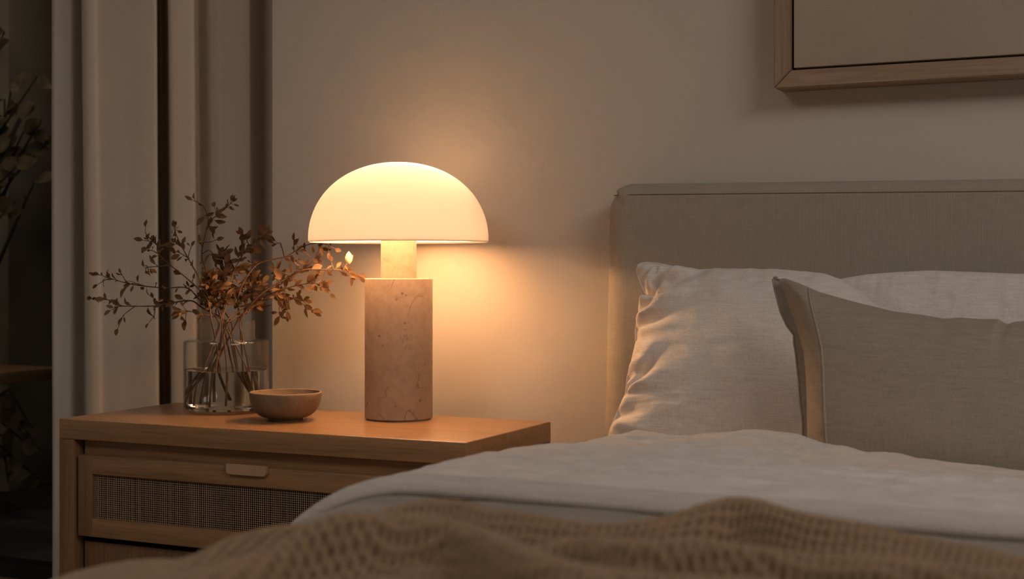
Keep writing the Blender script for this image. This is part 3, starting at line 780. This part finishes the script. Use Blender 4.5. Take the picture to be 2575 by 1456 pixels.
# ------------------------------------------------------------------ knitted throw
def ridge_pts(px, z=-.185):
    P = np.array([at_z(u, v, CAMN[2] + z) for u, v in px]); o = np.argsort(P[:, 0])
    X = np.linspace(P[:, 0].min(), P[:, 0].max(), 240); Y = np.interp(X, P[o, 0], P[o, 1]); h = X[1] - X[0]
    k = np.exp(-(np.arange(-40, 41) * h / .014) ** 2 / 2); k /= k.sum()
    return X, np.convolve(np.pad(Y, 40, mode='edge'), k, 'valid')
R1 = ridge_pts([(500, 1325), (650, 1292), (785, 1276), (894, 1275), (995, 1262), (1050, 1267), (1162, 1273), (1216, 1290), (1279, 1299), (1356, 1294), (1418, 1308), (1492, 1296), (1554, 1302), (1632, 1308), (1744, 1301), (1812, 1290), (1865, 1290), (1914, 1300), (1979, 1318), (2054, 1337), (2168, 1345), (2357, 1354), (2575, 1375)], -.164)
R2 = ridge_pts([(350, 1405), (454, 1384), (524, 1370), (594, 1352), (682, 1331), (769, 1324), (900, 1328), (1050, 1331), (1147, 1339), (1205, 1352), (1260, 1385), (1340, 1415), (1500, 1440), (1700, 1455), (2000, 1475), (2575, 1500)], -.150)
R3 = ridge_pts([(1180, 1385), (1244, 1368), (1282, 1348), (1340, 1336), (1418, 1336), (1476, 1348), (1593, 1366), (1700, 1376), (1827, 1382), (1979, 1392), (2168, 1403), (2575, 1425)], -.150)
YT0 = .42
def throw_far(x): return np.interp(x, R1[0], R1[1], left=R1[1][0], right=R1[1][-1]) + .016
sT = np.concatenate([np.arange(0, 1.00, .003), np.arange(1.00, cross(np.zeros(1), .22)[2], .00115)])
nT = 520
S, Tt = np.meshgrid(sT, np.linspace(0, 1, nT), indexing='ij'); xb, zb, _ = cross(S, .22)
YFAR = throw_far(np.clip(xb, -.72, .9)) ; Yt = YT0 + (YFAR - YT0) * (Tt ** .72)
def ridge(x, y, R, A, wf, wb, fade=.03):
    yr = np.interp(x, R[0], R[1], left=R[1][0], right=R[1][-1]); d = (y - yr) / np.sqrt(1 + np.interp(x, R[0], np.gradient(R[1], R[0]), left=0, right=0) ** 2)
    w_ = np.where(d < 0, wf, wb); e = np.exp(-np.abs(d / w_) ** 2.0)
    on = sstep(R[0][0] - fade - .02, R[0][0] + fade, x) * sstep(R[0][-1] + fade + .4, R[0][-1] + .1, x) 
    return A * e * on
HT = np.zeros_like(xb)
on_l = sstep(-.75, -.5, xb)
a1 = .018 + .005 * noise(xb * 9, xb * 0, 41) + .011 * np.exp(-((xb + .26) / .045) ** 2) - .008 * sstep(-.21, -.05, xb)
HT = np.maximum(HT, ridge(xb, Yt, R1, a1, .016, .022, .03))
HT = np.maximum(HT, ridge(xb, Yt, R2, .034, .015, .022, .06))
HT = np.maximum(HT, ridge(xb, Yt, R3, .034, .013, .022, .10))
HT += .005 * noise(xb * 11 + Yt * 4, Yt * 17, 43) + .010 * np.clip(noise(xb * 4 + 3, Yt * 9 + xb * 2, 45), -.6, 1) * sstep(1.0, .86, Yt)
HT *= sstep(0, .012, YFAR - Yt) ; HT = np.maximum(HT, 0) + .0
# soft folds on the hanging side
sidek = np.clip(-zb / .12, 0, 1)
HT = HT * (1 - .6 * sidek) + sidek * (.006 + .009 * np.sin(Yt * 44 + 2 * noise(Yt * 8, zb * 4, 47)))
base = np.stack([xb, Yt, CAMN[2] + topz(xb, Yt) + zb + .001], 2)
# outward direction of the rolled cross-section
q = np.clip((BXL - xb) / RC, 0, 1); q2 = np.clip((xb - BXR) / RC, 0, 1)
nxv = -q + q2; nzv = np.sqrt(np.maximum(1 - nxv ** 2, 0)); 
P = base + np.stack([nxv * HT, 0 * HT, nzv * HT], 2)
# waffle knit relief along the true normals, measured along the cloth
du = np.gradient(P, axis=0); dvv = np.gradient(P, axis=1)
Nn = np.cross(dvv, du); Nn /= np.linalg.norm(Nn, axis=2, keepdims=True) + 1e-12
la = np.cumsum(np.linalg.norm(np.gradient(base, axis=1), axis=2), axis=1); la = la - la[:, -1:]
pw = .0059
wob = .0022 * noise(S * 22, la * 22, 51)
ca_ = .5 + .5 * np.cos(2 * PI * (S + wob) / pw); cb_ = .5 + .5 * np.cos(2 * PI * (la + wob) / (pw * 1.05))
wf_ = np.maximum(ca_ ** 1.1, .95 * cb_ ** 1.2)
wf_ = wf_ + .22 * noise(S * 420, la * 420, 52)
P = P + Nn * (.0038 * wf_)[..., None]
Vt, Ft = sheet(P[::-1], .003, (P - Nn * (.0038 * wf_)[..., None])[::-1])
tag(link('throw_blanket', Vt, Ft, M_throw, None, True), 'chunky brown waffle knit throw crumpled across the foot of the bed', 'blanket')

# ------------------------------------------------------------------ pillows
def resample(P, n):
    P = np.array(P, float); d = np.concatenate([[0], np.cumsum(np.linalg.norm(np.diff(P, axis=0), axis=1))]); d /= d[-1]
    t_ = np.linspace(0, 1, n); return np.stack([np.interp(t_, d, P[:, k]) for k in range(2)], 1)
def smooth1(P, k=2):
    for _ in range(k): P[1:-1] = P[1:-1] * .5 + (P[:-2] + P[2:]) * .25
    return P
class Plane:
    def __init__(s, O, lean, turn=0):
        s.O = np.array(O, float); c, sn = math.cos(turn), math.sin(turn)
        s.a = np.array([c, sn, 0]); fwd = np.array([-sn, c, 0])
        s.b = fwd * math.sin(lean) + np.array([0, 0, 1]) * math.cos(lean)
        s.n = np.cross(s.a, s.b); s.n /= np.linalg.norm(s.n)
    def px(s, u, v): r = at_plane(u, v, s.O, s.n) - s.O; return (np.dot(r, s.a), np.dot(r, s.b))
    def xz(s, P, off): return s.O + P[..., 0:1] * s.a + P[..., 1:2] * s.b + off[..., None] * s.n
def coons(Lf, Rt, Bt, Tp):
    n, m = len(Bt), len(Lf)
    u = np.linspace(0, 1, n)[:, None, None]; v = np.linspace(0, 1, m)[None, :, None]
    return (1 - v) * Bt[:, None] + v * Tp[:, None] + (1 - u) * Lf[None] + u * Rt[None] - ((1 - u) * (1 - v) * Bt[0] + u * (1 - v) * Bt[-1] + (1 - u) * v * Tp[0] + u * v * Tp[-1])
def closed(front, back):
    n, m, _ = front.shape; V = np.concatenate([front.reshape(-1, 3), back.reshape(-1, 3)])
    o = n * m; fs = [gridfaces(n, m), gridfaces(n, m, o, True)]
    def st(a): a = np.array(a); return np.stack([a[:-1], a[1:], a[1:] + o, a[:-1] + o], 1)
    i = np.arange(n); j = np.arange(m)
    fs += [st(i * m)[:, ::-1], st(i * m + m - 1), st(j), st((n - 1) * m + j)[:, ::-1]]
    return V, np.concatenate(fs)
def prof_(t, p, q): return np.maximum(1 - np.abs(2 * t - 1) ** p, 0) ** q
def pillow(pl, Lf, Rt, Bt, Tp, Tf, Tb, creases, seed, n=300, m=220, p=2.6, q=.62, wr=.004):
    C = coons(smooth1(resample(Lf, m)), smooth1(resample(Rt, m)), smooth1(resample(Bt, n)), smooth1(resample(Tp, n)))
    u = np.linspace(0, 1, n)[:, None]; v = np.linspace(0, 1, m)[None, :]
    f = prof_(u, p, q) * prof_(v, p, q)
    W = np.linalg.norm(C[-1, m // 2] - C[0, m // 2]); H = np.linalg.norm(C[n // 2, -1] - C[n // 2, 0])
    x, y = C[..., 0], C[..., 1]
    edge = np.minimum(np.minimum(u, 1 - u) * W, np.minimum(v, 1 - v) * H)
    rum = wr * fbm(x * 9, y * 12, seed) * sstep(0, .05, edge)
    # puckers running in from the seams
    pk = .0065 * fbm(y * 34, x * 6, seed + 5) * np.exp(-np.minimum(u, 1 - u) * W / .055) + .004 * fbm(x * 30, y * 7, seed + 6) * np.exp(-np.minimum(v, 1 - v) * H / .05)
    rum = rum + pk * sstep(0, .012, edge)
    for (cx_, cy_, ang, ln, wd, dep) in creases:
        dx, dy = x - cx_, y - cy_; a = dx * math.cos(ang) + dy * math.sin(ang); bb = -dx * math.sin(ang) + dy * math.cos(ang)
        bb = bb + .006 * np.sin(a * 40)
        k = np.where(a < 0, np.exp(-(a / .015) ** 2), np.exp(-(a / ln) ** 2))
        ww = wd * (1 + np.clip(a, 0, 1) / ln * .8)
        rum = rum - dep * k * np.exp(-(bb / ww) ** 2) + .55 * dep * k * np.exp(-((np.abs(bb) - 2.0 * ww) / (1.1 * ww)) ** 2) * sstep(0, .02, edge)
    fr = Tf * f + rum; bk = -Tb * f
    fr = np.maximum(fr, .0012); 
    return C, pl.xz(C, fr), pl.xz(C, bk - .0012), f
P1 = Plane((-.45, 2.065, .525), math.radians(27), math.radians(-2))
g1 = P1.px
Lf = [(-.365, 0), *[g1(*q) for q in [(1530, 1100), (1536, 1078), (1552, 1040), (1574, 990), (1578, 950), (1596, 885), (1600, 862), (1598, 832), (1606, 790), (1620, 768), (1633, 757), (1622, 735), (1607, 700), (1600, 676)]]]
Lf[0] = (Lf[1][0] - .01, 0)
Tp = [g1(*q) for q in [(1600, 676), (1606, 665), (1626, 661), (1660, 664), (1700, 673), (1760, 680), (1800, 678), (1860, 682), (1950, 683), (2000, 688), (2050, 693), (2093, 701), (2130, 713), (2170, 738), (2200, 770)]]
Tp += [(Tp[-1][0] + .05, Tp[-1][1] - .020), (Tp[-1][0] + .09, Tp[-1][1] - .028)]
xr = Tp[-1][0]
Bt = [Lf[0], (-.2, -.008), (0, -.01), (.2, -.008), (xr - .005, 0)]
Rt = [(xr - .005, 0), (xr - .025, .08), (xr - .03, .16), (xr - .02, .25), Tp[-1]]
def cr(u, v, ang, ln, wd, dep, g=g1): c = g(u, v); return (c[0], c[1], math.radians(ang), ln, wd, dep * 1.35)
CR1 = [cr(1634, 758, 20, .07, .008, .020), cr(1634, 758, 62, .05, .005, .009), cr(1600, 832, 8, .075, .008, .012), cr(1598, 850, -14, .05, .006, .008), cr(1578, 958, 14, .06, .008, .012), cr(1590, 985, 38, .05, .006, .010), cr(1548, 1045, 6, .05, .008, .010), cr(1610, 800, 30, .06, .006, .008),
       cr(1648, 672, -105, .045, .006, .010), cr(1665, 668, -80, .05, .005, .008), cr(1700, 676, -95, .05, .008, .006), cr(1780, 684, -80, .05, .01, .004), cr(1660, 730, 15, .06, .006, .006)]
C, fr, bk, f = pillow(P1, Lf, Rt, Bt, Tp, .078, .032, CR1, 61)
Vp, Fp = closed(fr, bk)
tag(link('pillow', Vp, Fp, M_white), 'white linen pillow at the left, leaning on the headboard', 'pillow', None)
# seam cord of the pillow is part of it
pw_ = bpy.context.scene.objects['pillow']
bm = MB(); ed = [tuple(x) for x in np.concatenate([fr[0, 4:, :], fr[4:, -1, :]])]; bm.tube(ed[::3], .0013, 6); bm.build('seam', M_white, pw_)

P2 = Plane((-.02, 2.225, .525), math.radians(13), 0)
g2 = P2.px
top2 = [g2(*q) for q in [(1985, 742), (2040, 722), (2110, 702), (2180, 690), (2260, 684), (2340, 680), (2420, 683), (2500, 686), (2575, 689)]]
top2 += [(top2[-1][0] + .12, top2[-1][1] - .008), (top2[-1][0] + .24, top2[-1][1] - .004), (top2[-1][0] + .31, top2[-1][1] + .006)]
xl, xr = top2[0][0], top2[-1][0]
C, fr, bk, f = pillow(P2, [(xl, 0), (xl + .02, .1), (xl + .02, .2), top2[0]], [(xr, 0), (xr - .02, .1), (xr - .02, .2), top2[-1]], [(xl, 0), (0, -.005), (xr, 0)], top2, .042, .036, [], 71, 240, 160)
Vp, Fp = closed(fr, bk)
tag(link('pillow', Vp, Fp, M_white), 'white linen pillow behind the taupe cushion, against the headboard', 'pillow')

# taupe cushion with piped front seam and flat rear flange
P3 = Plane((-.18, 1.865, .525), math.radians(20), math.radians(-3))
g3 = P3.px
Lf = [(0, 0), *[g3(*q) for q in [(2030, 1150), (2030, 1090), (2029, 1020), (2027, 950), (2021, 885), (2006, 832), (1991, 790), (1976, 748), (1966, 720), (1958, 702)]]]
Lf[0] = (Lf[1][0] - .002, -.0)
Tp = [g3(*q) for q in [(1958, 702), (1975, 700), (2010, 713), (2062, 736), (2110, 750), (2165, 765), (2250, 786), (2330, 796), (2380, 805), (2420, 802), (2470, 806), (2515, 806), (2528, 815), (2540, 819), (2553, 813), (2575, 811)]]
Tp += [(Tp[-1][0] + .06, Tp[-1][1] + .004), (Tp[-1][0] + .12, Tp[-1][1] + .03), (Tp[-1][0] + .17, Tp[-1][1] + .055)]
xr = Tp[-1][0]
Bt = [Lf[0], (-.1, -.004), (.1, -.004), (xr - .02, 0)]
Rt = [(xr - .02, 0), (xr - .035, .1), (xr - .03, .2), Tp[-1]]
n, m = 340, 220
C = coons(smooth1(resample(Lf, m), 4), smooth1(resample(Rt, m)), smooth1(resample(Bt, n)), smooth1(resample(Tp, n), 1))
u = np.linspace(0, 1, n)[:, None]; v = np.linspace(0, 1, m)[None, :]
up = .098
def fu(t):
    t = np.minimum(t, 1 - t)
    a = .80 * np.clip(np.sin(np.clip(t / up, 0, 1) * PI / 2), 0, 1) ** .95
    return a + .20 * (1 - (1 - np.clip((t - up) / (.5 - up), 0, 1)) ** 2.2)
fv = np.maximum(1 - np.abs(2 * v - 1) ** 3.2, 0) ** .60
f = fu(u + 0 * v) * fv
x, y = C[..., 0], C[..., 1]
rum = .0018 * fbm(x * 7, y * 7, 81) * f + .003 * fbm(y * 30 + x * 18, x * 12, 82) * np.exp(-((u - .045) / .035) ** 2) * fv
fr3 = P3.xz(C, np.maximum(.072 * f + rum, .001)); bk3 = P3.xz(C, -.04 * f - .001)
Vp, Fp = closed(fr3, bk3)
cu = thing('cushion', (P3.O[0], P3.O[1], P3.O[2]), 'taupe linen cushion with a piped front seam, in front of the white pillows', 'cushion')
link('cushion_cover', Vp, Fp, M_taupe, cu)
ip = int(round(up * (n - 1)))
bm = MB(); pts = fr3[ip, 6:m - 5:2] + P3.n * .0008
bm.tube([tuple(q) for q in pts], .0016, 8); bm.build('piping', cloth('piping linen', (.42, .35, .27)), cu)
# rear flange: flat border standing out behind the body at the left and along the top
fl_out = [g3(*q) for q in [(2014, 1100), (2013, 1050), (2006, 1000), (2004, 950), (1998, 900), (1991, 855), (1992, 838), (1975, 815), (1958, 778), (1946, 735), (1938, 697), (1942, 690), (1952, 694)]]
fl_out = [(p_[0] - .008 * 0, p_[1]) for p_ in fl_out]
fo = resample(fl_out, 160)
inn_ = resample([(p_[0] + .03, p_[1] - .012 * k / 12) for k, p_ in enumerate(fl_out)], 160)
k = np.linspace(0, 1, 14)[None, :, None]
G = fo[:, None] * (1 - k) + inn_[:, None] * k
off = -.006 - .010 * (1 - k[..., 0]) * 0 + .0035 * noise(G[..., 1] * 28, G[..., 0] * 8, 91) * (1 - k[..., 0])
off = off - .004
Vf, Ff = sheet(P3.xz(G, off), -.0028)
fl = link('flange', Vf, Ff, M_taupe, cu)
bm = MB(); bm.tube([tuple(q) for q in P3.xz(fo, off[:, 0])[::2]], .0017, 6); bm.build('flange_edge', M_taupe, fl)
to = np.array(Tp); 
tt = resample(Tp[1:17], 160); wvv = .0045 * np.clip(noise(tt[:, 0] * 17, tt[:, 0] * 0, 95) + .15, 0, 1)
G = np.stack([np.stack([tt[:, 0], tt[:, 1] + wvv - .001], 1), np.stack([tt[:, 0], tt[:, 1] - .016], 1)], 1)
Vf, Ff = sheet(P3.xz(G, np.full(G.shape[:2], -.007)), .0025)
link('flange', Vf, Ff, M_taupe, cu)

# ------------------------------------------------------------------ light
def area(name, loc, target, size, power, color, sy=None):
    l = bpy.data.lights.new(name, 'AREA'); l.energy = power; l.color = color; l.size = size
    if sy: l.shape = 'RECTANGLE'; l.size_y = sy
    o = bpy.data.objects.new(name, l); COL.objects.link(o); o.location = loc
    o.rotation_euler = (Vector(target) - Vector(loc)).to_track_quat('-Z', 'Y').to_euler(); return o
area('ceiling_fill', (1.35, .60, CEIL - .03), (.3, 1.2, .6), 1.6, 42, (1, .91, .85), 1.6)  # unseen area light added as the room's soft ambient fill
area('ceiling_fill', (-1.7, -.7, CEIL - .03), (-1.7, -.7, 0), 1.2, 19, (1, .91, .85), 1.2)  # second unseen fill, added to brighten the curtains and left wall
l = bpy.data.lights.new('garden_fill', 'POINT'); l.energy = 3.0; l.color = (1, .8, .6); l.shadow_soft_size = .12  # unseen point light added to brighten the shrub and post
o = bpy.data.objects.new('garden_fill', l); COL.objects.link(o); o.location = (-3.15, 3.05, 1.75)
wd = bpy.data.worlds.new('night'); scn.world = wd; wd.use_nodes = True
bg = wd.node_tree.nodes['Background']; bg.inputs['Color'].default_value = (.5, .6, .8, 1); bg.inputs['Strength'].default_value = .002
cy = scn.cycles
cy.max_bounces = 8; cy.diffuse_bounces = 3; cy.glossy_bounces = 3; cy.transmission_bounces = 8; cy.transparent_max_bounces = 12
cy.use_adaptive_sampling = True; cy.adaptive_threshold = .15; cy.adaptive_min_samples = 16
